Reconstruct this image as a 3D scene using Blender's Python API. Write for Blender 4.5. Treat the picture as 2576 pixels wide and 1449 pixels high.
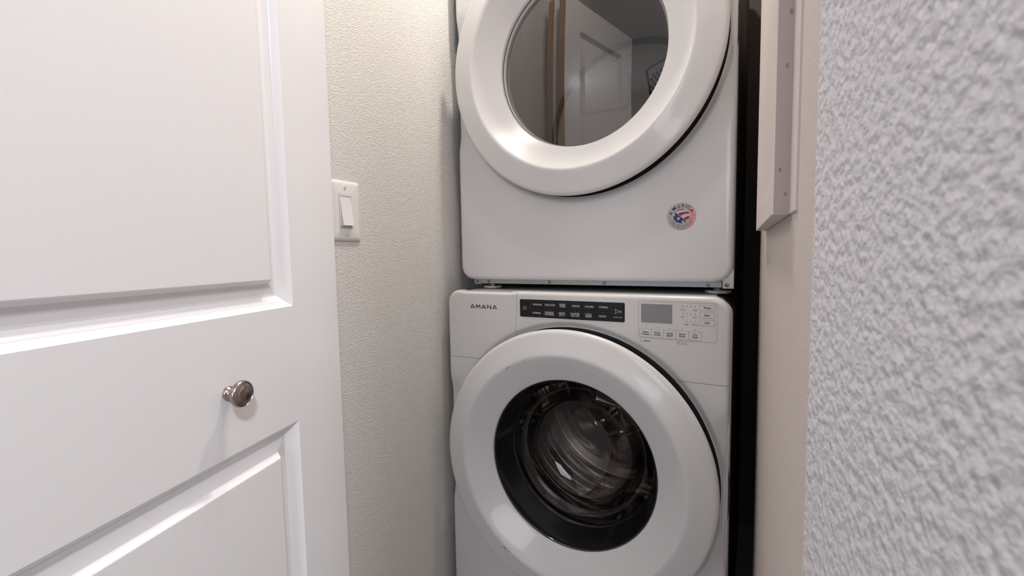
import bpy, bmesh, math
from mathutils import Vector, Matrix
PI = math.pi
for o in list(bpy.data.objects): bpy.data.objects.remove(o)
S = bpy.context.scene
COL = S.collection

# ------------------------------------------------------------------ camera
YAW, PIT, ROL = 0.496797, -0.074395, -0.01661
CAM = Vector((0.728017, -0.978479, 1.054589))
fw = Vector((-math.sin(YAW)*math.cos(PIT), math.cos(YAW)*math.cos(PIT), math.sin(PIT)))
rt = fw.cross(Vector((0, 0, 1))).normalized()
up = rt.cross(fw)
rt, up = rt*math.cos(ROL)+up*math.sin(ROL), up*math.cos(ROL)-rt*math.sin(ROL)
cd = bpy.data.cameras.new('camera'); cam = bpy.data.objects.new('camera', cd); COL.objects.link(cam)
cd.sensor_fit = 'HORIZONTAL'; cd.sensor_width = 36.0; cd.lens = 1135.96/2576*36
cd.clip_start = 0.01; cd.clip_end = 50
M = Matrix((rt, up, -fw)).transposed().to_4x4(); M.translation = CAM
cam.matrix_world = M
cd.dof.use_dof = True; cd.dof.focus_distance = 0.85; cd.dof.aperture_fstop = 14
S.camera = cam

# ------------------------------------------------------------------ world, lights, exposure
S.view_settings.view_transform = 'Standard'; S.view_settings.look = 'None'
S.view_settings.gamma = 1.0; S.view_settings.use_curve_mapping = False
S.view_settings.exposure = 0.06
w = bpy.data.worlds.new('world'); S.world = w; w.use_nodes = True
w.node_tree.nodes['Background'].inputs[0].default_value = (0.75, 0.82, 1.0, 1)
w.node_tree.nodes['Background'].inputs[1].default_value = 0.3
def lamp(name, kind, loc, power, color, size=0.2, target=None, sizey=None):
    l = bpy.data.lights.new(name, kind); l.energy = power; l.color = color
    o = bpy.data.objects.new(name, l); COL.objects.link(o); o.location = loc
    if kind == 'AREA':
        l.size = size
        if sizey: l.shape = 'RECTANGLE'; l.size_y = sizey
        else: l.shape = 'DISK'
    else: l.shadow_soft_size = size
    if target is not None:
        o.rotation_euler = (Vector(target)-Vector(loc)).to_track_quat('-Z', 'Y').to_euler()
    return o
lamp('closet_lamp', 'AREA', (0.42, 0.0, 2.41), 10.0, (1.0, 0.92, 0.80), 0.09, (0.42, 0.0, 0))
lamp('closet_front_lamp', 'AREA', (0.36, -0.30, 2.41), 4.0, (1.0, 0.95, 0.86), 0.09, (0.36, -0.30, 0))
lamp('room_lamp', 'AREA', (1.70, -1.75, 2.36), 36, (0.94, 0.94, 1.0), 0.26, (1.4, -1.6, 0))
lamp('window_daylight', 'AREA', (1.05, -3.35, 1.50), 24, (0.92, 0.93, 1.0), 1.1, (0.5, -0.8, 1.1), 1.3)
lamp('left_fill_light', 'AREA', (-0.45, -2.3, 2.38), 22, (0.95, 0.95, 1.0), 0.3, (-0.3, -2.2, 0))  # unseen fill light, added to brighten the right wall from the left

# ------------------------------------------------------------------ materials
def mat(name, col, rough=0.4, metal=0.0, coat=0.0, spec=0.5, bump=None, colvar=None, aniso=0):
    m = bpy.data.materials.new(name); m.use_nodes = True
    nt = m.node_tree; b = nt.nodes['Principled BSDF']
    b.inputs['Base Color'].default_value = (*col, 1); b.inputs['Roughness'].default_value = rough
    b.inputs['Metallic'].default_value = metal; b.inputs['Coat Weight'].default_value = coat
    b.inputs['Coat Roughness'].default_value = 0.07
    b.inputs['Specular IOR Level'].default_value = spec
    tc = nt.nodes.new('ShaderNodeTexCoord')
    if bump:
        prev = None
        for kind, scale, dist, strg in bump:
            if kind == 'noise':
                n = nt.nodes.new('ShaderNodeTexNoise'); n.inputs['Scale'].default_value = scale
                n.inputs['Detail'].default_value = 2.0; n.inputs['Roughness'].default_value = 0.45; out = n.outputs['Fac']
            elif kind == 'voro':
                n = nt.nodes.new('ShaderNodeTexVoronoi'); n.feature = 'SMOOTH_F1'; n.inputs['Scale'].default_value = scale
                n.inputs['Smoothness'].default_value = 0.7; out = n.outputs['Distance']
            elif kind == 'dots':
                n = nt.nodes.new('ShaderNodeTexVoronoi'); n.feature = 'F1'; n.inputs['Scale'].default_value = scale
                n.inputs['Randomness'].default_value = 0.0; out = n.outputs['Distance']
            nt.links.new(tc.outputs['Object'], n.inputs['Vector'])
            bp = nt.nodes.new('ShaderNodeBump'); bp.inputs['Distance'].default_value = dist
            bp.inputs['Strength'].default_value = strg
            nt.links.new(out, bp.inputs['Height'])
            if prev: nt.links.new(prev.outputs['Normal'], bp.inputs['Normal'])
            prev = bp
        nt.links.new(prev.outputs['Normal'], b.inputs['Normal'])
    if colvar:
        scale, c2, lo, hi = colvar
        n = nt.nodes.new('ShaderNodeTexNoise'); n.inputs['Scale'].default_value = scale; n.inputs['Detail'].default_value = 4
        r = nt.nodes.new('ShaderNodeMapRange'); r.inputs['From Min'].default_value = lo; r.inputs['From Max'].default_value = hi
        x = nt.nodes.new('ShaderNodeMix'); x.data_type = 'RGBA'
        x.inputs['A'].default_value = (*col, 1); x.inputs['B'].default_value = (*c2, 1)
        nt.links.new(tc.outputs['Object'], n.inputs['Vector']); nt.links.new(n.outputs['Fac'], r.inputs['Value'])
        nt.links.new(r.outputs['Result'], x.inputs['Factor']); nt.links.new(x.outputs['Result'], b.inputs['Base Color'])
    return m
def glass_mat(name, tint, reflect, rough=0.0):
    m = bpy.data.materials.new(name); m.use_nodes = True; nt = m.node_tree; nt.nodes.clear()
    out = nt.nodes.new('ShaderNodeOutputMaterial'); t = nt.nodes.new('ShaderNodeBsdfTransparent'); g = nt.nodes.new('ShaderNodeBsdfGlossy')
    t.inputs['Color'].default_value = (*tint, 1); g.inputs['Roughness'].default_value = rough
    f = nt.nodes.new('ShaderNodeLayerWeight'); f.inputs['Blend'].default_value = 0.12
    r = nt.nodes.new('ShaderNodeMapRange'); r.inputs['To Min'].default_value = reflect; r.inputs['To Max'].default_value = 1.0
    nt.links.new(f.outputs['Fresnel'], r.inputs['Value'])
    x = nt.nodes.new('ShaderNodeMixShader'); nt.links.new(r.outputs['Result'], x.inputs[0])
    nt.links.new(t.outputs[0], x.inputs[1]); nt.links.new(g.outputs[0], x.inputs[2]); nt.links.new(x.outputs[0], out.inputs[0])
    return m
ENAMEL = mat('white_enamel', (0.68, 0.675, 0.685), 0.32, coat=0.35)
ENAMEL_IN = mat('white_textured_plastic', (0.68, 0.675, 0.685), 0.27, coat=0.3, bump=[('dots', 420, 0.00012, 0.35)])
PLASTIC = mat('console_white_plastic', (0.68, 0.672, 0.672), 0.30, coat=0.3)
DARKRIM = mat('dark_grey_plastic', (0.035, 0.035, 0.04), 0.4)
BLACK = mat('black_gloss', (0.012, 0.012, 0.014), 0.12, coat=0.4)
BLACKMAT = mat('black_matte', (0.01, 0.01, 0.01), 0.7)
STRIP = mat('black_keypad', (0.012, 0.012, 0.015), 0.42, spec=0.3)
SIDESHADE = mat('machine_side_shade', (0.022, 0.016, 0.013), 0.5, spec=0.3)  # shade in the side gap, put into the colour of the machine sides
TRIMSIDE = mat('cabinet_near_side', (0.43, 0.355, 0.34), 0.5, bump=[('noise', 60, 0.0006, 0.3)])
RUBBER = mat('grey_rubber', (0.05, 0.05, 0.055), 0.45)
STEEL = mat('drum_steel', (0.50, 0.46, 0.44), 0.20, metal=1.0)
STEELG = mat('galvanised_rail', (0.36, 0.37, 0.39), 0.42, metal=0.45)
RIVET = mat('rivet_steel', (0.20, 0.21, 0.22), 0.3, metal=0.8)
DRUMIN = mat('dryer_drum_grey', (0.66, 0.63, 0.61), 0.4)
NICKEL = mat('brushed_nickel', (0.38, 0.32, 0.29), 0.27, metal=1.0)
DOORW = mat('white_door_paint', (0.88, 0.87, 0.885), 0.33, coat=0.1, bump=[('noise', 260, 0.0002, 0.25)])
RAWWOOD = mat('raw_wood_edge', (0.45, 0.28, 0.15), 0.7, colvar=(60, (0.36, 0.21, 0.11), 0.4, 0.6))
WALLP = mat('left_wall_paint', (0.74, 0.725, 0.705), 0.62, bump=[('noise', 430, 0.0026, 0.8)])
WALLR = mat('right_wall_paint', (0.63, 0.615, 0.65), 0.45, bump=[('noise', 200, 0.0052, 0.62)])
WALLJ = mat('jamb_wall_paint', (0.54, 0.475, 0.445), 0.7, bump=[('noise', 420, 0.0009, 0.5)])
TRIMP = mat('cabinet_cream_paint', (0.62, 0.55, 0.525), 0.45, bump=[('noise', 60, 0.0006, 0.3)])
CEILP = mat('ceiling_paint', (0.75, 0.75, 0.74), 0.8)
BACKSHADE = mat('back_wall_gap_shade', (0.09, 0.075, 0.065), 0.8)  # deep shade of the gap beside the machines, put into the wall colour
FLOORM = mat('grey_tile', (0.26, 0.25, 0.24), 0.5)
ROOMP = mat('dim_room_paint', (0.16, 0.155, 0.15), 0.8)
SWITCHP = mat('switch_white_plastic', (0.82, 0.82, 0.82), 0.25, coat=0.3)
FOOT = mat('dryer_foot_plastic', (0.48, 0.46, 0.44), 0.45)
INK = mat('black_ink', (0.01, 0.01, 0.01), 0.5)
GREYINK = mat('grey_ink', (0.22, 0.22, 0.22), 0.5)
LINEINK = mat('thin_line_ink', (0.20, 0.20, 0.21), 0.5)
WHITEINK = mat('white_ink', (0.62, 0.62, 0.62), 0.5)
DIMINK = mat('grey_led', (0.25, 0.25, 0.25), 0.5)
LCD = mat('lcd_grey', (0.27, 0.27, 0.285), 0.22)
SCUFF = mat('red_scuff', (0.35, 0.02, 0.04), 0.5)
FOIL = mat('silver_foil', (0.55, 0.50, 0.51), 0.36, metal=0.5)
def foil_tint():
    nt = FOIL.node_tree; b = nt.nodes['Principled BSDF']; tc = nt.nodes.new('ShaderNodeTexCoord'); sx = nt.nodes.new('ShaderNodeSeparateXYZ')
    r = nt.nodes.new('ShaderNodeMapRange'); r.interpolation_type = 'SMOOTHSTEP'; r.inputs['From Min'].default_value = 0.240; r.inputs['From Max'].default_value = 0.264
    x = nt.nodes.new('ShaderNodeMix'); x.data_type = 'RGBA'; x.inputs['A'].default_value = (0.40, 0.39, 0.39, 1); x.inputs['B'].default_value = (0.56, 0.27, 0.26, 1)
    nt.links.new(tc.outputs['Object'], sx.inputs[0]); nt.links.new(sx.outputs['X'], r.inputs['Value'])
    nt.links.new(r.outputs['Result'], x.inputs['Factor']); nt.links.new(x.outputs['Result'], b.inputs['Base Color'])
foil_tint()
BLUE = mat('sticker_blue', (0.012, 0.035, 0.14), 0.5)
RED = mat('sticker_red', (0.30, 0.006, 0.010), 0.5)
PALE = mat('sticker_white', (0.55, 0.55, 0.54), 0.5)
GLASS = glass_mat('dryer_window_glass', (0.67, 0.655, 0.645), 0.105)
BOWLG = glass_mat('washer_bowl_glass', (0.52, 0.50, 0.49), 0.05)

# ------------------------------------------------------------------ helpers
def setp(o, label=None, cat=None, kind=None, group=None):
    if label: o['label'] = label
    if cat: o['category'] = cat
    if kind: o['kind'] = kind
    if group: o['group'] = group
    return o
def root_of(o):
    while o.parent: o = o.parent
    return o
def obj(name, bm_or_mesh, m, parent=None, smooth=True, ang=35):
    """mesh given in world coordinates, stored relative to the top-level parent's base"""
    if isinstance(bm_or_mesh, bmesh.types.BMesh):
        me = bpy.data.meshes.new(name); bmesh.ops.recalc_face_normals(bm_or_mesh, faces=bm_or_mesh.faces) if not getattr(obj, 'keep', False) else None
        bm_or_mesh.to_mesh(me); bm_or_mesh.free()
    else: me = bm_or_mesh
    for x in (m if isinstance(m, (list, tuple)) else [m]): me.materials.append(x)
    if parent is not None:
        b = root_of(parent).location
        me.transform(Matrix.Translation(-b))
    if smooth:
        me.polygons.foreach_set('use_smooth', [True]*len(me.polygons))
        me.set_sharp_from_angle(angle=math.radians(ang))
    o = bpy.data.objects.new(name, me); COL.objects.link(o)
    if parent is not None: o.parent = parent
    return o
def empty(name, loc):
    o = bpy.data.objects.new(name, None); COL.objects.link(o); o.location = loc; o.empty_display_size = 0.05
    return o
def lathe(prof, cx, cz, seg=128, a0=0.0, a1=2*PI, rfun=None):
    """profile of (radius, y) turned about the y axis through (cx, cz)"""
    bm = bmesh.new(); rings = []; full = abs(a1-a0-2*PI) < 1e-6
    n = seg if full else seg+1
    for r, y in prof:
        if r < 1e-6: rings.append([bm.verts.new((cx, y, cz))]); continue
        ring = []
        for i in range(n):
            a = a0+(a1-a0)*i/seg; rr = rfun(r, y, a) if rfun else r
            ring.append(bm.verts.new((cx+rr*math.cos(a), y, cz+rr*math.sin(a))))
        rings.append(ring)
    for A, B in zip(rings, rings[1:]):
        for i in range(seg):
            j = (i+1) % n
            if len(A) == 1 and len(B) == 1: continue
            if len(A) == 1: bm.faces.new((A[0], B[i], B[j]))
            elif len(B) == 1: bm.faces.new((A[i], A[j], B[0]))
            else: bm.faces.new((A[i], A[j], B[j], B[i]))
    return bm
def frame_lathe(prof, origin, axis, seg=40):
    """profile of (radius, height along axis)"""
    axis = Vector(axis).normalized(); t = Vector((0, 0, 1)) if abs(axis.z) < 0.9 else Vector((1, 0, 0))
    u = axis.cross(t).normalized(); v = axis.cross(u); bm = bmesh.new(); rings = []
    for r, h in prof:
        c = Vector(origin)+axis*h
        if r < 1e-7: rings.append([bm.verts.new(c)])
        else: rings.append([bm.verts.new(c+u*(r*math.cos(2*PI*i/seg))+v*(r*math.sin(2*PI*i/seg))) for i in range(seg)])
    for A, B in zip(rings, rings[1:]):
        for i in range(seg):
            j = (i+1) % seg
            if len(A) == 1: bm.faces.new((A[0], B[i], B[j]))
            elif len(B) == 1: bm.faces.new((A[i], A[j], B[0]))
            else: bm.faces.new((A[i], A[j], B[j], B[i]))
    return bm
def boxm(x0, x1, y0, y1, z0, z1, bev=0.0, seg=2):
    bm = bmesh.new(); bmesh.ops.create_cube(bm, size=1.0)
    for v in bm.verts: v.co = Vector(((x0+x1)/2+v.co.x*(x1-x0), (y0+y1)/2+v.co.y*(y1-y0), (z0+z1)/2+v.co.z*(z1-z0)))
    if bev: bmesh.ops.bevel(bm, geom=list(bm.edges), offset=bev, segments=seg, profile=0.5, affect='EDGES')
    return bm
def rrect(x0, x1, z0, z1, r, n=6):
    pts = []
    for cx, cz, a in ((x1-r, z1-r, 0), (x0+r, z1-r, PI/2), (x0+r, z0+r, PI), (x1-r, z0+r, 1.5*PI)):
        for i in range(n+1):
            t = a+PI/2*i/n; pts.append((cx+r*math.cos(t), cz+r*math.sin(t)))
    return pts
def plate(pts, y0, y1, bm=None, bev=0.0):
    """flat tile in xz between y0 (front) and y1 (back)"""
    bm = bm or bmesh.new()
    f = [bm.verts.new((x, y0, z)) for x, z in pts]; b = [bm.verts.new((x, y1, z)) for x, z in pts]
    bm.faces.new(f[::-1] if False else f); bm.faces.new(b[::-1])
    for i in range(len(pts)):
        j = (i+1) % len(pts); bm.faces.new((f[i], b[i], b[j], f[j]))
    return bm
def outline(pts, wd, y0, y1, bm=None):
    bm = bm or bmesh.new(); n = len(pts); cx = sum(p[0] for p in pts)/n; cz = sum(p[1] for p in pts)/n
    inn = []
    for i in range(n):
        p0, p1, p2 = pts[i-1], pts[i], pts[(i+1) % n]
        d = Vector((p2[0]-p0[0], p2[1]-p0[1])).normalized(); nn = Vector((-d.y, d.x))
        if nn.dot(Vector((cx-p1[0], cz-p1[1]))) < 0: nn = -nn
        inn.append((p1[0]+nn.x*wd, p1[1]+nn.y*wd))
    a = [bm.verts.new((x, y0, z)) for x, z in pts]; b = [bm.verts.new((x, y0, z)) for x, z in inn]
    c = [bm.verts.new((x, y1, z)) for x, z in pts]; d_ = [bm.verts.new((x, y1, z)) for x, z in inn]
    for i in range(n):
        j = (i+1) % n
        bm.faces.new((a[i], a[j], b[j], b[i])); bm.faces.new((a[i], c[i], c[j], a[j])); bm.faces.new((b[i], b[j], d_[j], d_[i]))
    return bm
def disc_bm(x, z, r, y0, y1, bm=None, n=14, nn=None):
    return plate([(x+r*math.cos(2*PI*i/n), z+r*math.sin(2*PI*i/n)) for i in range(n)], y0, y1, bm)
FONT_CACHE = {}
def text_mesh(s, size, bold=0.0, sx=1.0, sp=1.0):
    cu = bpy.data.curves.new('lettering', 'FONT'); cu.body = s; cu.size = size; cu.align_x = 'CENTER'; cu.align_y = 'CENTER'
    cu.offset = bold; cu.extrude = 0.00006; cu.space_character = sp; cu.resolution_u = 3; cu.space_line = 0.72
    to = bpy.data.objects.new('tmp_text', cu); COL.objects.link(to)
    dg = bpy.context.evaluated_depsgraph_get(); dg.update()
    me = bpy.data.meshes.new_from_object(to.evaluated_get(dg)); bpy.data.objects.remove(to); bpy.data.curves.remove(cu)
    me.materials.clear()
    me.transform(Matrix.Diagonal((sx, 1, 1, 1)))
    return me
def text(s, x, z, size, m, parent, y, bold=0.0, sx=1.0, name='lettering', rot=0.0, sp=1.0):
    me = text_mesh(s, size, bold, sx, sp)
    T = Matrix.Translation((x, y, z)) @ Matrix.Rotation(-rot, 4, 'Y') @ Matrix.Rotation(PI/2, 4, 'X')
    me.transform(T)
    return obj(name, me, m, parent, smooth=False)

# ------------------------------------------------------------------ setting: walls, floor, ceiling
XL = -0.0248
WD = Vector((-0.03530104, 0.99937672, 0)); WN = Vector((WD.y, -WD.x, 0))     # beige jamb wall: along, away from the alcove
TD = Vector((-0.13279333, 0.99114375, 0))
def wallp(s, off, z):      # point of the jamb wall: s along, off out of it towards the alcove
    p = Vector((CAM.x, CAM.y, 0))+WD*s+WN*(0.044-off); return Vector((p.x, p.y, z))
def prism(pts, z0, z1):
    bm = bmesh.new(); a = [bm.verts.new((x, y, z0)) for x, y in pts]; b = [bm.verts.new((x, y, z1)) for x, y in pts]
    bm.faces.new(a[::-1]); bm.faces.new(b)
    for i in range(len(pts)):
        j = (i+1) % len(pts); bm.faces.new((a[i], a[j], b[j], b[i]))
    return bm
CZ = 2.44
setp(obj('floor', boxm(-1.5, 3.2, -3.5, 1.0, -0.05, 0.0), FLOORM), kind='structure')
setp(obj('ceiling', boxm(-1.5, 3.2, -3.5, 1.0, CZ, CZ+0.05), CEILP), kind='structure')
setp(obj('wall_left', boxm(XL-0.10, XL, -1.15, 0.95, 0, CZ), WALLP), kind='structure')
setp(obj('wall_back', boxm(XL-0.10, 0.95, 0.90, 0.98, 0, CZ), BACKSHADE), kind='structure')
p0 = wallp(1.079, 0, 0); p1 = wallp(0.30, 0, 0)
arc = []
rb = 0.012
for i in range(7):        # rounded outside corner
    t = PI/2*i/6; q = wallp(1.079-rb+rb*math.sin(t), 0, 0)-wallp(1.079, 0, 0)
    q = wallp(1.079-rb+rb*math.sin(t), -(rb-rb*math.cos(t)), 0); arc.append((q.x, q.y))
setp(obj('wall_right', prism([(p1.x, p1.y)]+arc+[(0.83, arc[-1][1]), (0.83, 0.90), (0.95, 0.90), (0.95, p1.y)], 0, CZ), WALLJ), kind='structure')
tc = Vector((0.754, -0.680, 0)); te = tc-TD*0.30
tarc = [(tc.x+0.012, tc.y+0.004), (tc.x+0.005, tc.y+0.003), (tc.x+0.001, tc.y-0.002), (tc.x-TD.x*0.008, tc.y-TD.y*0.008)]
setp(obj('wall_front', prism([(te.x, te.y)]+tarc[::-1]+[(0.95, tc.y+0.004), (0.95, te.y)], 0, CZ), WALLR), kind='structure')
setp(obj('wall_room_right', boxm(3.1, 3.2, -3.5, te.y, 0, CZ), ROOMP), kind='structure')
setp(obj('wall_room_left', boxm(-1.5, -1.4, -3.5, -1.15, 0, CZ), ROOMP), kind='structure')
setp(obj('wall_room_rear', boxm(-1.5, 3.2, -3.5, -3.45, 0, CZ), ROOMP), kind='structure')
setp(obj('wall_beside_closet', boxm(-1.5, XL-0.10, -1.15, -1.07, 0, CZ), WALLP), kind='structure')
setp(obj('wall_beside_alcove', boxm(0.95, 3.2, te.y, te.y+0.08, 0, CZ), WALLP), kind='structure')

# ------------------------------------------------------------------ bifold door (two folded leaves, knob)
DD = Vector((-0.27591961, 0.96118072, 0)); DN = Vector((DD.y, -DD.x, 0))    # along the leaf, out of its face
DP = Vector((CAM.x, CAM.y, 0))-DN*0.46
def dpt(s, z, d=0.0): p = DP+DD*s+DN*d; return Vector((p.x, p.y, z))
S0, S1, ZB, ZT, TH = 0.088, 0.689, 0.012, 2.03, 0.034
PANELS = [(S0+0.110, S1-0.110, 0.25, 0.811), (S0+0.110, S1-0.110, 0.984, 1.905)]
PROF = [(0.0, 0.0), (0.0070, -0.0066), (0.0082, -0.0070), (0.0092, -0.0084), (0.0165, -0.0134), (0.0195, -0.0138),
        (0.0220, -0.0134), (0.0350, -0.0098), (0.0352, -0.0096), (0.0405, -0.0008), (0.0415, -0.0005)]
def leaf_mesh(off):
    bm = bmesh.new(); V = {}
    def v(s, z, d):
        k = (round(s, 5), round(z, 5), round(d, 5))
        if k not in V: V[k] = bm.verts.new(dpt(s, z, d+off))
        return V[k]
    xs = [S0, PANELS[0][0], PANELS[0][1], S1]; zs = [ZB, PANELS[0][2], PANELS[0][3], PANELS[1][2], PANELS[1][3], ZT]
    for i in range(3):
        for j in range(5):
            if i == 1 and j in (1, 3): continue
            bm.faces.new((v(xs[i], zs[j], 0), v(xs[i+1], zs[j], 0), v(xs[i+1], zs[j+1], 0), v(xs[i], zs[j+1], 0)))
    for a, b, c, d in PANELS:
        for (i0, d0), (i1, d1) in zip(PROF[:6], PROF[1:6]):
            A = [(a+i0, c+i0), (b-i0, c+i0), (b-i0, d-i0), (a+i0, d-i0)]; B = [(a+i1, c+i1), (b-i1, c+i1), (b-i1, d-i1), (a+i1, d-i1)]
            for k in range(4):
                l = (k+1) % 4; bm.faces.new((v(*A[k], d0), v(*A[l], d0), v(*B[l], d1), v(*B[k], d1)))
    # sides and back
    o = [(S0, ZB), (S1, ZB), (S1, ZT), (S0, ZT)]
    bk = [v(s, z, -TH) for s, z in o]; bm.faces.new(bk[::-1])
    e = lambda k: [v(*o[k], 0)]
    bot = [v(x, ZB, 0) for x in xs]; top = [v(x, ZT, 0) for x in xs]; lef = [v(S0, z, 0) for z in zs]; rig = [v(S1, z, 0) for z in zs]
    bm.faces.new(bot+[bk[1], bk[0]]); bm.faces.new(top[::-1]+[bk[3], bk[2]]); bm.faces.new(lef[::-1]+[bk[0], bk[3]])
    fr = bm.faces.new(rig+[bk[2], bk[1]]); fr.material_index = 1
    return bm
def field_mesh(P, off):
    a, b, c, d = P; bm = bmesh.new(); rings = []
    for i, dd in PROF[5:]:
        rings.append([bm.verts.new(dpt(s, z, dd+off)) for s, z in ((a+i, c+i), (b-i, c+i), (b-i, d-i), (a+i, d-i))])
    for A, B in zip(rings, rings[1:]):
        for k in range(4): bm.faces.new((A[k], A[(k+1) % 4], B[(k+1) % 4], B[k]))
    bm.faces.new(rings[-1])
    return bm
door = empty('door_1', dpt(S0, 0, 0)); setp(door, 'white two-panel folding closet door with a nickel knob, left foreground', kind='structure')
for off in (0.0, -(TH+0.028)):
    lf = obj('door_leaf', leaf_mesh(off), [DOORW, RAWWOOD], door, ang=20)
    for P in PANELS: obj('raised_panel', field_mesh(P, off), DOORW, lf, ang=10)
    if off < 0: lf['label'] = 'second leaf folded behind the first'
kn = 0.92
kb = dpt(0.4555, 0.8905, 0)
knob = obj('door_knob', frame_lathe([(0.0135*kn, 0.0155), (0.0150*kn, 0.0165), (0.0172*kn, 0.0178), (0.0178*kn, 0.0195), (0.0178*kn, 0.0212), (0.0168*kn, 0.0232), (0.0157*kn, 0.0238),
      (0.0150*kn, 0.0230), (0.0146*kn, 0.0232), (0.0134*kn, 0.0240), (0.0100*kn, 0.0246), (0.0096*kn, 0.0252), (0.0090*kn, 0.0255), (0.0083*kn, 0.0254), (0.0060*kn, 0.0260), (0.0030*kn, 0.0263), (0.0, 0.0264)], kb, DN, 64), NICKEL, door, ang=60)
setp(knob, 'round ringed nickel knob')
obj('knob_stem', frame_lathe([(0.0088*kn, -0.004), (0.0092*kn, 0.0), (0.0094*kn, 0.0025), (0.0078*kn, 0.004), (0.0064*kn, 0.006), (0.0060*kn, 0.0095), (0.0072*kn, 0.0125), (0.0088*kn, 0.014), (0.0100*kn, 0.0157), (0.0135*kn, 0.0160)], kb, DN, 48), NICKEL, knob, ang=60)

# ------------------------------------------------------------------ light switch on the left wall
sw = empty('light_switch', (XL, -0.3135, 1.149)); setp(sw, 'white rocker light switch on the grey left wall', 'light switch')
SY0, SY1, SZ0, SZ1 = -0.353, -0.274, 1.0872, 1.2108
def ring_loft(rects):      # rects: (y0,y1,z0,z1,x)
    bm = bmesh.new(); R = []
    for y0, y1, z0, z1, x, r in rects:
        R.append([bm.verts.new((x, y, z)) for y, z in rrect(y0, y1, z0, z1, r, 4)])
    n = len(R[0])
    for A, B in zip(R, R[1:]):
        for k in range(n): bm.faces.new((A[k], A[(k+1) % n], B[(k+1) % n], B[k]))
    return bm, R
cy = (SY0+SY1)/2; cz = (SZ0+SZ1)/2
bm, R = ring_loft([(SY0, SY1, SZ0, SZ1, XL, .003), (SY0, SY1, SZ0, SZ1, XL+.0015, .003), (SY0+.003, SY1-.003, SZ0+.003, SZ1-.003, XL+.0045, .003),
                   (SY0+.008, SY1-.008, SZ0+.008, SZ1-.008, XL+.0058, .003), (cy-.0175, cy+.0175, cz-.0345, cz+.0345, XL+.0060, .002),
                   (cy-.0168, cy+.0168, cz-.0338, cz+.0338, XL+.0045, .002)])
obj('face_plate', bm, SWITCHP, sw, ang=50)
bm, R = ring_loft([(cy-.0165, cy+.0165, cz-.0335, cz+.0335, XL+.001, .002), (cy-.0165, cy+.0165, cz-.0335, cz+.0335, XL+.0070, .002),
                   (cy-.0140, cy+.0140, cz-.0310, cz+.0310, XL+.0072, .001), (cy-.0138, cy+.0138, cz-.0308, cz+.0308, XL+.0050, .001)])
bm.faces.new(R[-1])
obj('switch_frame', bm, SWITCHP, sw, ang=40)
bm = bmesh.new()
pr = [(cz-.0303, .0135), (cz-.0295, .0142), (cz-.001, .0092), (cz+.0303, .0062), (cz+.0303, .003), (cz-.0303, .003)]
A = [bm.verts.new((XL+x, cy-.0135, z)) for z, x in pr]; B = [bm.verts.new((XL+x, cy+.0135, z)) for z, x in pr]
bm.faces.new(A); bm.faces.new(B[::-1])
for k in range(6): bm.faces.new((A[k], B[k], B[(k+1) % 6], A[(k+1) % 6]))
obj('rocker', bm, SWITCHP, sw, ang=40)
for zz in (cz+.0483, cz-.0483):
    sc = obj('screw', frame_lathe([(0.0033, 0.0052), (0.0033, 0.0062), (0.0028, 0.0071), (0.0, 0.0076)], (XL, cy, zz), (1, 0, 0), 20), SWITCHP, sw)
    obj('screw_slot', boxm(XL+.0066, XL+.00775, cy-.0004, cy+.0004, zz-.0028, zz+.0028), GREYINK, sc, smooth=False)

# ------------------------------------------------------------------ front panels with the scooped recess round the door
def sdf(x, z, x0, x1, z0, z1, r):
    cx, cz_ = (x0+x1)/2, (z0+z1)/2; qx = abs(x-cx)-(x1-x0)/2+r; qz = abs(z-cz_)-(z1-z0)/2+r
    return min(max(qx, qz), 0)+math.hypot(max(qx, 0), max(qz, 0))-r
def sm(u): u = min(max(u, 0), 1); return u*u*(3-2*u)
def front_panel(xc, zc, x0, x1, z0, z1, rc, yp, rin, a_x, r0, r1, depth, e, flange=0.03, seg=288):
    bm = bmesh.new(); rows = []
    for i in range(seg):
        th = 2*PI*i/seg; cx, sz = math.cos(th), math.sin(th)
        lo, hi = 0.0, 2.0
        for _ in range(40):
            m_ = (lo+hi)/2
            if sdf(xc+cx*m_, zc+sz*m_, x0, x1, z0, z1, rc) < 0: lo = m_
            else: hi = m_
        Bd = lo
        k = 1.0
        ts = [rin+(Bd-0.02-rin)*j/34 for j in range(34)]+[Bd-e*(1-math.sin(PI/2*j/9))*1.3 if True else 0 for j in range(0, 10)]
        ts = sorted(max(t, rin) for t in ts)
        row = []
        for t in ts:
            x, z = xc+cx*t, zc+sz*t
            rp = t*k; u = min(max((r0-rp)/(r0-r1), 0), 1); y = yp+depth*u*u*(3-2*u)+0.009*sm((0.185-abs(z-zc))/0.055)*sm((abs(x-xc)-0.300)/0.036)
            d = -sdf(x, z, x0, x1, z0, z1, rc)
            if d < e: y += e-math.sqrt(max(e*e-(e-d)**2, 0))
            row.append(bm.verts.new((x, y, z)))
        row.append(bm.verts.new((row[-1].co.x, yp+flange, row[-1].co.z)))
        rows.append(row)
    for i in range(seg):
        A, B = rows[i], rows[(i+1) % seg]
        for j in range(len(A)-1):
            try: bm.faces.new((A[j], A[j+1], B[j+1], B[j]))
            except ValueError: pass
    bmesh.ops.remove_doubles(bm, verts=bm.verts, dist=1e-6)
    bmesh.ops.recalc_face_normals(bm, faces=bm.faces)
    return bm
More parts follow.
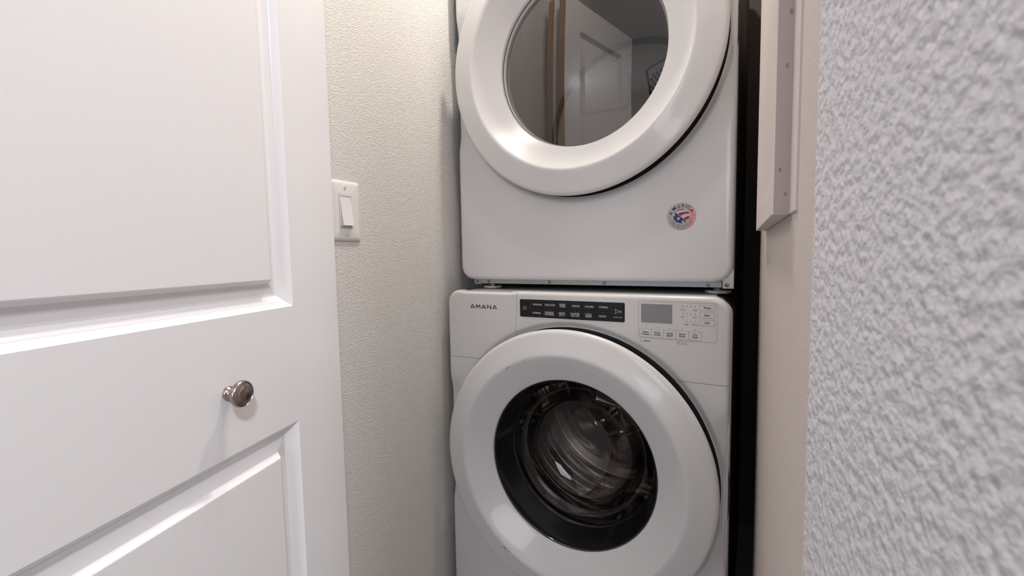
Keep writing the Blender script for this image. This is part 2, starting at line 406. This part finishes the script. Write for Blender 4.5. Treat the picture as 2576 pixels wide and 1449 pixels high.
def cut(bm, co, no):       # keeps the side away from the normal, folds a lip back along the cut
    r = bmesh.ops.bisect_plane(bm, geom=list(bm.verts)+list(bm.edges)+list(bm.faces), dist=1e-6, plane_co=co, plane_no=no, clear_outer=True)
    ed = [g for g in r['geom_cut'] if isinstance(g, bmesh.types.BMEdge)]
    ex = bmesh.ops.extrude_edge_only(bm, edges=ed)
    for v in [g for g in ex['geom'] if isinstance(g, bmesh.types.BMVert)]: v.co.y += 0.006
def shell(x0, x1, y0, y1, z0, z1, r, m, name, parent, lip=0.012):
    bm = bmesh.new(); R = []
    for ins, y in ((lip, y0), (0.003, y0), (0.0, y0+0.004), (0.0, y0+0.020), (0.0, y1)):
        R.append([bm.verts.new((x, y, z)) for x, z in rrect(x0+ins, x1-ins, z0+ins, z1-ins, max(r-ins, .004), 8)])
    n = len(R[0])
    for A, B in zip(R, R[1:]):
        for k in range(n): bm.faces.new((A[k], A[(k+1) % n], B[(k+1) % n], B[k]))
    bm.faces.new(R[-1])
    for f in bm.faces: f.material_index = 1 if f.calc_center_median().y > y0+0.03 else 0  # rear of the shell gets the painted gap shade
    return obj(name, bm, [m, SIDESHADE], parent, ang=40)

XC = 0.3485; W = 0.686
def smooth(u): u = min(max(u, 0), 1); return u*u*(3-2*u)

# ================================================================== WASHING MACHINE
wm = empty('washing_machine', (0.343, 0.38, 0.0))
setp(wm, 'white front-loading washing machine with black keypad, under the dryer', 'washing machine')
ZW = 0.5571; ZSEAM = 0.7850
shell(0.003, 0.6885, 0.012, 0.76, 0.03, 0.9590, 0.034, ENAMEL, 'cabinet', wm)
def wpanel(): return front_panel(XC, ZW, 0.0, W, 0.025, 0.9632, 0.036, 0.0, 0.3248, 1, 0.340, 0.3255, 0.007, 0.009)
bm = wpanel(); cut(bm, (0, 0, ZSEAM-0.0006), (0, 0, 1)); obj('front_panel', bm, ENAMEL, wm, ang=50)
dn = Vector((1, 0, -0.0587)).normalized(); dc = Vector((0.2118, 0, 0.9636))
bm = wpanel(); cut(bm, (0, 0, ZSEAM+0.0003), (0, 0, -1)); cut(bm, dc+dn*0.0004, -dn)
console = obj('control_console', bm, PLASTIC, wm, ang=50)
bm = wpanel(); cut(bm, (0, 0, ZSEAM+0.0003), (0, 0, -1)); cut(bm, dc-dn*0.0004, dn)
for v in bm.verts:
    if v.co.z > 0.950: v.co.z -= 0.0030*smooth((v.co.x-0.040)/0.012)*smooth((0.203-v.co.x)/0.010)*smooth((v.co.z-0.950)/0.010)
drawer = obj('detergent_drawer', bm, PLASTIC, wm, ang=50)
obj('side_shade_sheet', boxm(0.6870, 0.6895, 0.022, 0.75, 0.045, 0.935), SIDESHADE, wm)  # added dark sheet, stands in for shade beside the washer
obj('top_cover', boxm(0.040, 0.655, 0.020, 0.74, 0.9570, 0.9600, 0.0012), ENAMEL, wm)
for fx in (0.06, 0.63):
    for fy in (0.08, 0.70): obj('foot', frame_lathe([(0.0, 0), (0.022, 0), (0.024, 0.004), (0.024, 0.012), (0.010, 0.016), (0.010, 0.035)], (fx, fy, 0), (0, 0, 1), 20), DARKRIM, wm)
# brand lettering, built from strokes
def strokes(bm, pts, wd, y0=-0.0004, y1=0.0002):
    for (x0, z0), (x1, z1) in zip(pts, pts[1:]):
        d = Vector((x1-x0, z1-z0)); L = d.length; d.normalize(); n = Vector((-d.y, d.x))*wd/2
        plate([(x0-n.x, z0-n.y), (x1-n.x, z1-n.y), (x1+n.x, z1+n.y), (x0+n.x, z0+n.y)], y0, y1, bm)
bm = bmesh.new(); ZL0, ZL1, sw_ = 0.9170, 0.9268, 0.0020
for xa, xb in ((0.0734, 0.0867), (0.1072, 0.1207), (0.1398, 0.1532)):
    xm = (xa+xb)/2
    strokes(bm, [(xa+.0008, ZL0), (xm, ZL1)], sw_); strokes(bm, [(xm, ZL1), (xb-.0008, ZL0)], sw_)
    strokes(bm, [(xa+.0026, ZL0+.0020), (xb-.0026, ZL0+.0020)], 0.0015)
strokes(bm, [(0.0912, ZL0), (0.0922, ZL1)], sw_); strokes(bm, [(0.0922, ZL1-.0003), (0.0972, ZL0+.0022)], sw_)
strokes(bm, [(0.0972, ZL0+.0022), (0.1022, ZL1-.0003)], sw_); strokes(bm, [(0.1022, ZL1), (0.1032, ZL0)], sw_)
strokes(bm, [(0.1250, ZL0), (0.1250, ZL1)], sw_); strokes(bm, [(0.1250, ZL1-.0004), (0.1357, ZL0+.0004)], sw_); strokes(bm, [(0.1357, ZL0), (0.1357, ZL1)], sw_)
obj('lettering', bm, INK, drawer, smooth=False)

# black keypad strip
strip = obj('keypad', plate(rrect(0.2192, 0.4768, 0.9020, 0.9450, 0.003), -0.0006, 0.004), BLACKMAT, console, smooth=False)
ycol = [(0.2496, 0.2829), (0.2829, 0.3152), (0.3152, 0.3474), (0.3474, 0.3797), (0.3797, 0.4122), (0.4122, 0.4450)]
NM = [(['REGULAR'], ['DELICATES'], ['BULKY', 'ITEMS'], ['WHITES'], ['COLORS'], ['TOWELS']),
      (['NORMAL'], ['WRINKLE', 'CONTROL'], ['HEAVY', 'DUTY'], ['SANITIZE', 'with OXI'], ['COLD', 'WASH'], ['QUICK'])]
YB = -0.0013; YT = -0.00145
def led(x, z, r, m, parent, y0=YB, name='indicator'): return obj(name, disc_bm(x, z, r, y0-0.0001, y0+0.0005, n=10), m, parent, smooth=False)
for rI, (z0, z1) in enumerate(((0.9248, 0.9440), (0.9030, 0.9240))):
    for k, (x0, x1) in enumerate(ycol):
        b = obj('button', plate(rrect(x0+.0003, x1-.0003, z0, z1, .0008, 2), YB, 0.002), STRIP, wm, smooth=False)
        xm = (x0+x1)/2+(0.0005 if rI == 0 else -0.0013); T = NM[rI][k]; zm = 0.9332 if rI == 0 else 0.9128
        for li, s in enumerate(T):
            zz = zm if len(T) == 1 else zm+(0.0024 if li == 0 else -0.0024)
            text(s, xm, zz, 0.0057, WHITEINK, b, YT, bold=0.00007, sx=0.93)
        led(xm+.0008, 0.9423 if rI == 0 else 0.9212, 0.00055, DIMINK, b)
pb = obj('button', plate(rrect(0.2202, 0.2452, 0.9030, 0.9442, .002, 3), YB, 0.002), STRIP, wm, smooth=False); pb['label'] = 'power button'
led(0.2338, 0.9405, .0006, DIMINK, pb)
bm = bmesh.new(); pc = (0.2326, 0.9238)
for i in range(20):
    a0 = math.radians(120+300*i/20); a1 = math.radians(120+300*(i+1)/20)
    strokes(bm, [(pc[0]+.0042*math.cos(a0), pc[1]+.0042*math.sin(a0)), (pc[0]+.0042*math.cos(a1), pc[1]+.0042*math.sin(a1))], .0007, YT, YB)
strokes(bm, [(pc[0], pc[1]+.0002), (pc[0], pc[1]+.0052)], .0007, YT, YB)
obj('power_symbol', bm, WHITEINK, pb, smooth=False)
pb = obj('button', plate(rrect(0.4498, 0.4758, 0.9030, 0.9442, .002, 3), YB, 0.002), STRIP, wm, smooth=False); pb['label'] = 'start and pause button'
led(0.4633, 0.9413, .0006, DIMINK, pb)
bm = bmesh.new(); zc = 0.9252
strokes(bm, [(0.4562, zc-.0050), (0.4562, zc+.0050), (0.4645, zc), (0.4562, zc-.0050)], .0007, YT, YB)
strokes(bm, [(0.4665, zc-.0027), (0.4665, zc+.0027)], .0007, YT, YB); strokes(bm, [(0.4690, zc-.0027), (0.4690, zc+.0027)], .0007, YT, YB)
obj('play_pause_symbol', bm, WHITEINK, pb, smooth=False)
text('Hold to Start', 0.4620, 0.9124, 0.0038, WHITEINK, pb, YT, sx=0.92)

# right hand display panel
obj('display_outline', outline(rrect(0.5060, 0.6615, 0.8710, 0.9502, .006), .0003, -0.0003, 0.0005), GREYINK, console, smooth=False)
obj('display', plate(rrect(0.5122, 0.5756, 0.9048, 0.9447, .0014, 3), -0.0007, 0.001), LCD, wm, smooth=False)
for x in (0.5964, 0.6043, 0.6123, 0.6202): led(x, 0.9421, .0008, INK, console, -0.0002); led(x, 0.9270, .0008, INK, console, -0.0002)
for x in (0.6040, 0.6121, 0.6203): led(x, 0.9117, .0008, INK, console, -0.0002)
for s, x, z in (('Cold', .5963, .9350), ('Hot', .6203, .9350), ('Off', .5957, .9204), ('Fast', .6203, .9205), ('Light', .6040, .9054), ('Heavy', .6200, .9054)):
    text(s, x, z, 0.0048, GREYINK, console, -0.0003)
for s, z in (('Temp', .9406), ('Spin', .9256), ('Soil', .9104)):
    b = obj('button', plate(rrect(.6280, .6573, z-.0057, z+.0057, .0015, 3), -0.0004, 0.002), PLASTIC, wm, smooth=False)
    obj('button_outline', outline(rrect(.6280, .6573, z-.0057, z+.0057, .0015, 3), .00035, -0.0005, -0.0003), LINEINK, b, smooth=False)
    text(s, .6426, z, 0.0062, INK, b, -0.0006, bold=.00009)
bx = [0.5093, 0.5342, 0.5588, 0.5834, 0.6083, 0.6328]
for k, s in enumerate((('Clean', 'Washer'), ('Drain', '& Spin'), ('Cycle', 'Signal'), ('Extra', 'Rinse'), ('Pre', 'Soak'))):
    b = obj('button', plate(rrect(bx[k], bx[k+1], .8733, .8912, .0008, 2), -0.0004, 0.002), PLASTIC, wm, smooth=False)
    obj('button_outline', outline(rrect(bx[k], bx[k+1], .8733, .8912, .0008, 2), .00035, -0.0005, -0.0003), LINEINK, b, smooth=False)
    xm = (bx[k]+bx[k+1])/2
    text(s[0], xm, .8843, .0056, INK, b, -0.0006, bold=.00008); text(s[1], xm, .8795, .0056, INK, b, -0.0006, bold=.00008)
    led(xm, .8949, .0008, INK, b, -0.0002)
text('with', .5128, .8650, .0036, GREYINK, console, -0.0003)
text('affresh', .5248, .8650, .0052, GREYINK, console, -0.0003, bold=.00022, sx=0.95)
text('Hold 3 sec for', .5953, .8671, .0036, LINEINK, console, -0.0003); text('Control Lock', .5954, .8636, .0036, LINEINK, console, -0.0003)

# washer door
RINGP = [(.3150, -.0270), (.3225, -.0278), (.3252, -.0305), (.3262, -.0345), (.3250, -.0392), (.3205, -.0434), (.3170, -.0446), (.3080, -.0462), (.2900, -.0510), (.2745, -.0550), (.2700, -.0560), (.2665, -.0558), (.2625, -.0540),
         (.2500, -.0462), (.2300, -.0335), (.2120, -.0220), (.2060, -.0182), (.2040, -.0165), (.2035, -.0140), (.2035, -.0060)]
wdoor = obj('door', lathe(RINGP, XC, ZW, 192), ENAMEL, wm, ang=60); wdoor['label'] = 'round white washer door ring'
obj('door_back', lathe([(.3150, -.0270), (.3135, -.0262), (.3120, -.0230), (.3120, .0100), (.3000, .0125), (.2400, .0125), (.2150, .030), (.2100, .034)], XC, ZW, 160), DARKRIM, wdoor, ang=60)
obj('window_bezel', lathe([(.2033, -.0125), (.2020, -.0150), (.2005, -.0140), (.1990, -.0090), (.1960, .0040), (.1900, .0260), (.1850, .0420), (.1822, .0500)], XC, ZW, 160), BLACK, wdoor, ang=60)
obj('glass_bowl', lathe([(.1822, .0500), (.1810, .0488), (.1795, .0500), (.1760, .0570), (.1680, .0700), (.1620, .0770), (.1590, .0785), (.1565, .0790), (.1540, .0830), (.1500, .0960), (.1400, .1120), (.1200, .1270), (.0900, .1370), (.0500, .1420), (.0, .1435)], XC, ZW, 160), BOWLG, wdoor, ang=80)
obj('door_gasket', lathe([(.2400, .0140), (.2300, .0300), (.2200, .0500), (.2000, .0560), (.1920, .0640), (.1930, .0800), (.2080, .0950), (.2060, .1080), (.1980, .1150)], XC, ZW, 128), RUBBER, wm)
obj('door_well', lathe([(.3420, .0125), (.3300, .0150), (.3000, .0200), (.2400, .0220)], XC, ZW, 160), DARKRIM, wm)
def baffle(r, y, a):
    if r < 0.15 or y < 0.16 or y > 0.44: return r
    d = 0
    for c in (math.radians(55), math.radians(175), math.radians(295)):
        k = (a-c+PI) % (2*PI)-PI; k -= 0.35*(y-0.28)
        d = max(d, math.exp(-(k/0.24)**2))
    e = smooth((y-0.165)/0.08)*smooth((0.44-y)/0.04)
    return r-0.055*d*e+0.0022*math.sin(y*160)*(1-d)
DP_ = [(.1980, .1150), (.2150, .1180), (.2330, .1250), (.2400, .1350)]+[(.2400, .1350+.305*i/40) for i in range(1, 41)]+[(.2350, .4480), (.2100, .4520), (.1500, .4420), (.0900, .4300), (.0850, .4380), (.0, .4420)]
bm = lathe(DP_, XC, ZW, 192, rfun=baffle)
bmesh.ops.subdivide_edges(bm, edges=[e for e in bm.edges if all(v.co.y > .42 for v in e.verts) and abs((e.verts[0].co-Vector((XC, 0, ZW))).xz.length-(e.verts[1].co-Vector((XC, 0, ZW))).xz.length) > .02], cuts=8)
for v in bm.verts:
    r_ = math.hypot(v.co.x-XC, v.co.z-ZW)
    if v.co.y > .40 and r_ < .21:
        v.co.y -= .045*smooth(r_/.06)*smooth((.21-r_)/.07)*(.5+.5*math.cos(3*math.atan2(v.co.z-ZW, v.co.x-XC)+0.6+6*r_))
drum = obj('drum', bm, STEEL, wm, ang=60)
bm = bmesh.new()
for i in range(72):
    for j in range(9):
        a = 2*PI*(i+.5*(j % 2))/72; y = .165+.03*j; r = baffle(.2400, y, a)-.0006
        if r < .2340: continue
        c = Vector((XC+r*math.cos(a), y, ZW+r*math.sin(a))); t = Vector((-math.sin(a), 0, math.cos(a)))*.0021; v_ = Vector((0, .0021, 0))
        bm.faces.new([bm.verts.new(c+t*math.cos(k*PI/3)+v_*math.sin(k*PI/3)) for k in range(6)])
h = obj('drum_hole', bm, BLACKMAT, drum, smooth=False); h['kind'] = 'stuff'
def mark(a0, a1, r, y, wd, name, m, parent, zc=ZW, n=8):
    bm = bmesh.new(); P = []
    for i in range(n+1):
        a = a0+(a1-a0)*i/n; w_ = wd*(0.35+0.65*math.sin(PI*(i+.3)/(n+.6)))*(0.6 if i % 3 == 1 else 1)
        P.append([bm.verts.new((XC+rr*math.cos(a), y, zc+rr*math.sin(a))) for rr in (r-w_/2, r+w_/2)])
    for A, B in zip(P, P[1:]): bm.faces.new((A[0], B[0], B[1], A[1]))
    o = obj(name, bm, m, parent, smooth=False)
    return o

# ================================================================== DRYER
dr = empty('clothes_dryer', (0.343, 0.44, 0.962))
setp(dr, 'white clothes dryer with a clear glass window, stacked above the washer', 'clothes dryer')
ZD = 1.5142; YD = 0.066
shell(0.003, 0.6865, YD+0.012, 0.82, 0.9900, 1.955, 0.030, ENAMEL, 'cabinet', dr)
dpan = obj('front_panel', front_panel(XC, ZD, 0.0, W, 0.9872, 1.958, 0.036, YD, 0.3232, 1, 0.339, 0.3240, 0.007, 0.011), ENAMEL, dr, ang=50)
obj('side_shade_sheet', boxm(0.6862, 0.6880, YD+.022, 0.81, 1.000, 1.930), SIDESHADE, dr)  # added dark sheet, stands in for shade beside the dryer
bm = boxm(0.0605, 0.664, YD+.010, YD+.040, 0.9765, 0.9890, 0.0006, 1)
rail = obj('bottom_rail', bm, STEELG, dr)
for x in (0.0840, 0.2649, 0.4080, 0.6379):
    obj('rivet', frame_lathe([(.0042, .0), (.0042, .0006), (.0030, .0007), (.0026, .0020), (.0, .0024)], (x, YD+.0101, 0.9822), (0, -1, 0), 20), RIVET, rail)
for x0, x1, z0, rx in ((0.0385, 0.0600, 0.9738, 0.0503), (0.6655, 0.6868, 0.9745, 0.6737)):
    br = obj('corner_bracket', boxm(x0, x1, YD+.008, YD+.030, z0, 0.9905 if x0 < .1 else 1.0150, 0.0012, 2), STEELG if x0 < .1 else ENAMEL, dr)
    obj('rivet', frame_lathe([(.0046, .0), (.0046, .0007), (.0034, .0008), (.0028, .0022), (.0, .0026)], (rx, YD+.0081, 0.9825), (0, -1, 0), 20), RIVET, br)
for fx in (0.079, 0.6545):
    for fy in (0.108, 0.76):
        ft = obj('foot', frame_lathe([(.0, .9613), (.0215, .9613), (.0262, .9640), (.0262, .9683), (.0240, .9690), (.0, .9690)], (fx, fy, 0), (0, 0, 1), 8), FOOT, dr, smooth=False)
        obj('foot_stem', frame_lathe([(.0120, .9690), (.0120, .9730), (.0065, .9735), (.0065, .9910)], (fx, fy, 0), (0, 0, 1), 16), RIVET, ft)
RP = [(r*0.3241/0.3255 if r > .3 else (r-.2665)*(.2649-.2048)/(.2665-.2035)+.2649 if r < .2665 else r-.002, y+YD) for r, y in RINGP]
RP = [(r, y+(0.0112 if r < .212 else 0.0112*(.2649-r)/(.2649-.212) if r < .2649 else 0)) for r, y in RP]
bm = lathe(RP, XC, ZD, 192)
for f in bm.faces:
    c = f.calc_center_median(); rr = math.hypot(c.x-XC, c.z-ZD); f.material_index = 1 if rr < .2600 else 0
ddoor = obj('door', bm, [ENAMEL, ENAMEL_IN], dr, ang=60); ddoor['label'] = 'round white dryer door ring'
obj('door_back', lathe([(.3135, YD-.0270), (.3120, YD-.0262), (.3105, YD-.0230), (.3105, YD+.0100), (.3000, YD+.0125), (.2700, YD+.0125), (.2600, YD+.05), (.2600, YD+.06)], XC, ZD, 160), DARKRIM, ddoor, ang=60)
obj('window_seal', lathe([(.2052, YD+.0040), (.2040, YD+.0036), (.2036, YD+.0050), (.2040, YD+.0068)], XC, ZD, 160), BLACK, ddoor, ang=60)
obj('window_rim', lathe([(.2046, YD+.0055), (.2034, YD+.0058), (.2030, YD+.0140), (.2010, YD+.0145), (.2000, YD+.030), (.2180, YD+.034)], XC, ZD, 160), ENAMEL, ddoor, ang=60)
obj('window_glass', lathe([(.2032*k/12, YD+.0138-.0041*(1-(k/12)**2)) for k in range(12, -1, -1)], XC, ZD, 160), GLASS, ddoor)
ZR = 1.470
obj('door_well', lathe([(.3400, YD+.0135), (.3280, YD+.0150), (.3000, YD+.0200), (.2620, YD+.0300)], XC, ZD, 160), DARKRIM, dr)
ddrum = obj('drum', lathe([(.2550, YD+.05), (.2900, YD+.07), (.2960, YD+.09)]+[(.2960 if k % 2 else .2925, YD+.10+k*.058) for k in range(8)]+[(.2950, .598)], XC, ZR, 128), DRUMIN, dr, ang=50)
obj('drum_seam', lathe([(.2955, .596), (.2760, .604), (.2755, .612)], XC, ZR, 128), BLACKMAT, ddrum)
back = obj('drum_back', lathe([(.2765, .6040), (.2740, .6020), (.2480, .6000), (.2460, .6060), (.2300, .6080), (.0, .6080)], XC, ZR, 128), DRUMIN, dr, ang=40)
def emboss(pts, y0, y1, ins, name, m, parent):
    bm = bmesh.new(); n = len(pts); cx = sum(p[0] for p in pts)/n; cz = sum(p[1] for p in pts)/n
    A = [bm.verts.new((x, y0, z)) for x, z in pts]; B = [bm.verts.new((x+(cx-x)*ins, y1, z+(cz-z)*ins)) for x, z in pts]
    for k in range(n): bm.faces.new((A[k], A[(k+1) % n], B[(k+1) % n], B[k]))
    bm.faces.new(B); return obj(name, bm, m, parent, ang=30)
emboss(rrect(.155, .345, 1.545, 1.665, .02), .6085, .596, .10, 'embossed_panel', DRUMIN, back)
# vent grille with hexagonally packed holes
gp = [(.392, 1.652), (.404, 1.662), (.520, 1.705), (.560, 1.600), (.520, 1.470), (.418, 1.545), (.408, 1.560)]
gr = emboss(gp, .6082, .594, .05, 'vent_grille', DRUMIN, back)
obj('grille_groove', outline(gp, .006, .5935, .6082), BLACKMAT, gr, smooth=False)
bm = bmesh.new()
for i in range(14):
    for j in range(16):
        x = .404+.0125*i+(.00625 if j % 2 else 0); z = 1.50+.0108*j+.37*(x-.404)
        xin = x > .408+max(0, (1.56-z))*.15
        if xin and z < 1.652+.37*(x-.404)-.012 and x < .54 and z > 1.53-.55*(x-.42)+.02: disc_bm(x, z, .0047, .5930, .5945, bm, n=6)
h = obj('grille_hole', bm, BLACKMAT, gr, smooth=False); h['kind'] = 'stuff'

# round foil sticker
SX, SZ, SR = 0.5822, 1.1304, 0.0300; YS = YD-0.0002
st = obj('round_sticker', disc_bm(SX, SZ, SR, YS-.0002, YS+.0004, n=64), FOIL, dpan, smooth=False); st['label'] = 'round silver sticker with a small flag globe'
def sp_(X, Y): return (SX+(X-877)/592*SR, SZ-(Y-718)/592*SR)
def poly(name, pts, m, lay=1, parent=st):
    return obj(name, plate([sp_(*p) for p in pts], YS-.0002-.00006*lay-.00005, YS-.0002), m, parent, smooth=False)
def star_pts(X, Y, R_, n=5, rot=0.2):
    return [(X+(R_ if k % 2 == 0 else R_*.42)*math.sin(rot+k*PI/n), Y-(R_ if k % 2 == 0 else R_*.42)*math.cos(rot+k*PI/n)) for k in range(2*n)]
def ngon(bm, pts, y0, y1):
    n = len(pts); f = [bm.verts.new((x, y0, z)) for x, z in pts]; b = [bm.verts.new((x, y1, z)) for x, z in pts]
    c = bm.verts.new((sum(p[0] for p in pts)/n, y0, sum(p[1] for p in pts)/n))
    for k in range(n): bm.faces.new((f[k], f[(k+1) % n], c)); bm.faces.new((f[k], b[k], b[(k+1) % n], f[(k+1) % n]))
for pts in ([(640,500),(740,430),(850,400),(950,395),(1050,425),(950,428),(850,435),(740,462)], [(740,615),(850,560),(1000,535),(1160,530),(1195,605),(1050,610),(930,640),(845,690)], [(970,790),(1080,740),(1205,710),(1190,800),(1150,845),(1060,880)]):
    poly('red_stripe', pts, RED)
for pts in ([(640,515),(740,465),(850,438),(950,430),(1060,430),(1155,525),(1000,528),(850,555),(740,610)], [(850,700),(960,645),(1100,615),(1203,612),(1210,700),(1100,725),(960,785)], [(1070,888),(1160,845),(1110,915)]):
    poly('white_stripe', pts, PALE)
poly('blue_field', [(615,530),(1090,930),(1040,955),(960,1000),(860,1010),(760,990),(660,930),(590,850),(560,780),(555,710),(600,650),(612,590)], BLUE)
for X, Y, R_ in ((765,800,88), (950,945,72), (592,650,58), (600,900,38), (755,990,34)):
    bm = bmesh.new(); ngon(bm, [sp_(*p) for p in star_pts(X, Y, R_)], YS-.00042, YS-.0003); obj('star', bm, PALE, st, smooth=False)
for X, Y in ((408,758), (1352,678)):
    bm = bmesh.new(); ngon(bm, [sp_(*p) for p in star_pts(X, Y, 36)], YS-.0003, YS-.0002); obj('star', bm, BLUE, st, smooth=False)
for ch, (X, Y), a in (('A',(462,568),70), ('M',(592,378),41), ('R',(943,275),-8), ('I',(1072,302),-24), ('C',(1178,360),-42), ('A',(1290,500),-64)):
    x, z = sp_(X, Y); text(ch, x, z, .0095, BLUE, st, YS-.00035, bold=.00020, rot=math.radians(a), sx=1.15)
bm = bmesh.new()
for k in range(3):
    x0, z0 = sp_(718, 262+52*k); x1, z1 = sp_(830, 215+52*k); strokes(bm, [(x0, z0), ((x0+x1)/2, (z0+z1)/2+.0002), (x1, z1)], .0012, YS-.00035, YS-.0002)
x0, z0 = sp_(728, 250); x1, z1 = sp_(738, 375); strokes(bm, [(x0, z0), (x1, z1)], .0008, YS-.00035, YS-.0002)
obj('lettering', bm, RED, st, smooth=False)
GL = {}
def arc_text(s, rad, a0, a1, size, m):
    bm = bmesh.new()
    for k, ch in enumerate(s):
        if ch == ' ': continue
        if (ch, size) not in GL: GL[(ch, size)] = text_mesh(ch, size, .00003)
        a = math.radians(a0+(a1-a0)*k/(len(s)-1)); me = GL[(ch, size)].copy()
        me.transform(Matrix.Translation((SX+rad*math.cos(a), YS-.00035, SZ+rad*math.sin(a))) @ Matrix.Rotation(-(a+PI/2), 4, 'Y') @ Matrix.Rotation(PI/2, 4, 'X'))
        bm.from_mesh(me); bpy.data.meshes.remove(me)
    obj('lettering', bm, m, st, smooth=False)
arc_text('AN AMERICAN COMPANY FOR OVER 100 YEARS', .0190, 202, 346, .0021, INK)
arc_text('OUR COMPANYS AMERICAN WORKERS BUILD FOR YOU', .0218, 199, 348, .0021, INK)
arc_text('OUR COMPANYS AMERICAN PRIDE AND THE WORK', .0246, 210, 335, .0021, INK)
arc_text('WE CONTINUE', .0270, 256, 288, .0018, INK)

# ------------------------------------------------------------------ scuffs on the washer door ridge
for a0, a1, r, wd in ((119.0, 122.3, .2660, .0014), (109.3, 112.4, .2660, .0007), (234.6, 237.2, .2715, .0022), (238.2, 239.0, .2705, .0014)):
    mark(math.radians(a0), math.radians(a1), r, -.0566, wd, 'red_scuff', SCUFF, wdoor)

# ------------------------------------------------------------------ framed panel cabinet on the right wall
cb = empty('wall_cabinet', wallp(0.66, 0, 1.086)); setp(cb, 'narrow cream framed wooden wall cabinet hanging right of the dryer', 'cabinet')
CS0, CS1, CB0, CB1, CO = 0.477, 0.850, 1.0865, 2.02, 0.0158
def loft(rects, cap=True):      # rects (s0,s1,z0,z1,off)
    bm = bmesh.new(); R = [[bm.verts.new(wallp(s, o, z)) for s, z in ((a, c), (b, c), (b, d), (a, d))] for a, b, c, d, o in rects]
    for A, B in zip(R, R[1:]):
        for k in range(4): bm.faces.new((A[k], A[(k+1) % 4], B[(k+1) % 4], B[k]))
    if cap: bm.faces.new(R[-1])
    return bm
def fr(a, b, c, off): return (CS0+a, CS1-b, CB0+c, CB1-c, off)
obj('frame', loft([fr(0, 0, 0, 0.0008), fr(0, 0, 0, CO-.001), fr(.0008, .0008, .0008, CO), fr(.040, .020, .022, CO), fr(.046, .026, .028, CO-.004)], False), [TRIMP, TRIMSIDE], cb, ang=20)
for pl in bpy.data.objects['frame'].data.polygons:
    if pl.normal.dot(WD) < -0.8: pl.material_index = 1  # near face takes the darker, pinker tone
obj('recessed_panel', loft([fr(.046, .026, .028, CO-.004), fr(.070, .050, .052, CO-.007), fr(.072, .052, .054, CO-.007)]), TRIMP, cb, ang=20)
obj('back_flange', loft([(CS0-.040, CS1+.030, CB0, CB1, 0.0), (CS0-.040, CS1+.030, CB0, CB1, 0.0015), (CS0-.037, CS1+.027, CB0+.001, CB1-.001, 0.0022)]), TRIMP, cb, ang=20)
for i, (dz, o_) in enumerate(((0.018, .0060), (0.040, .0105), (0.130, .0070), (0.175, .0050))):
    c = wallp(CS0, o_, CB0+dz); t = WD.cross(Vector((0, 0, 1)))
    bm = bmesh.new(); bm.faces.new([bm.verts.new(c-WD*.0003+t*(.0011*math.cos(k*PI/4))+Vector((0, 0, .0015+.0004*i))*math.sin(k*PI/4)) for k in range(8)])
    obj('paint_chip', bm, GREYINK, cb, smooth=False)
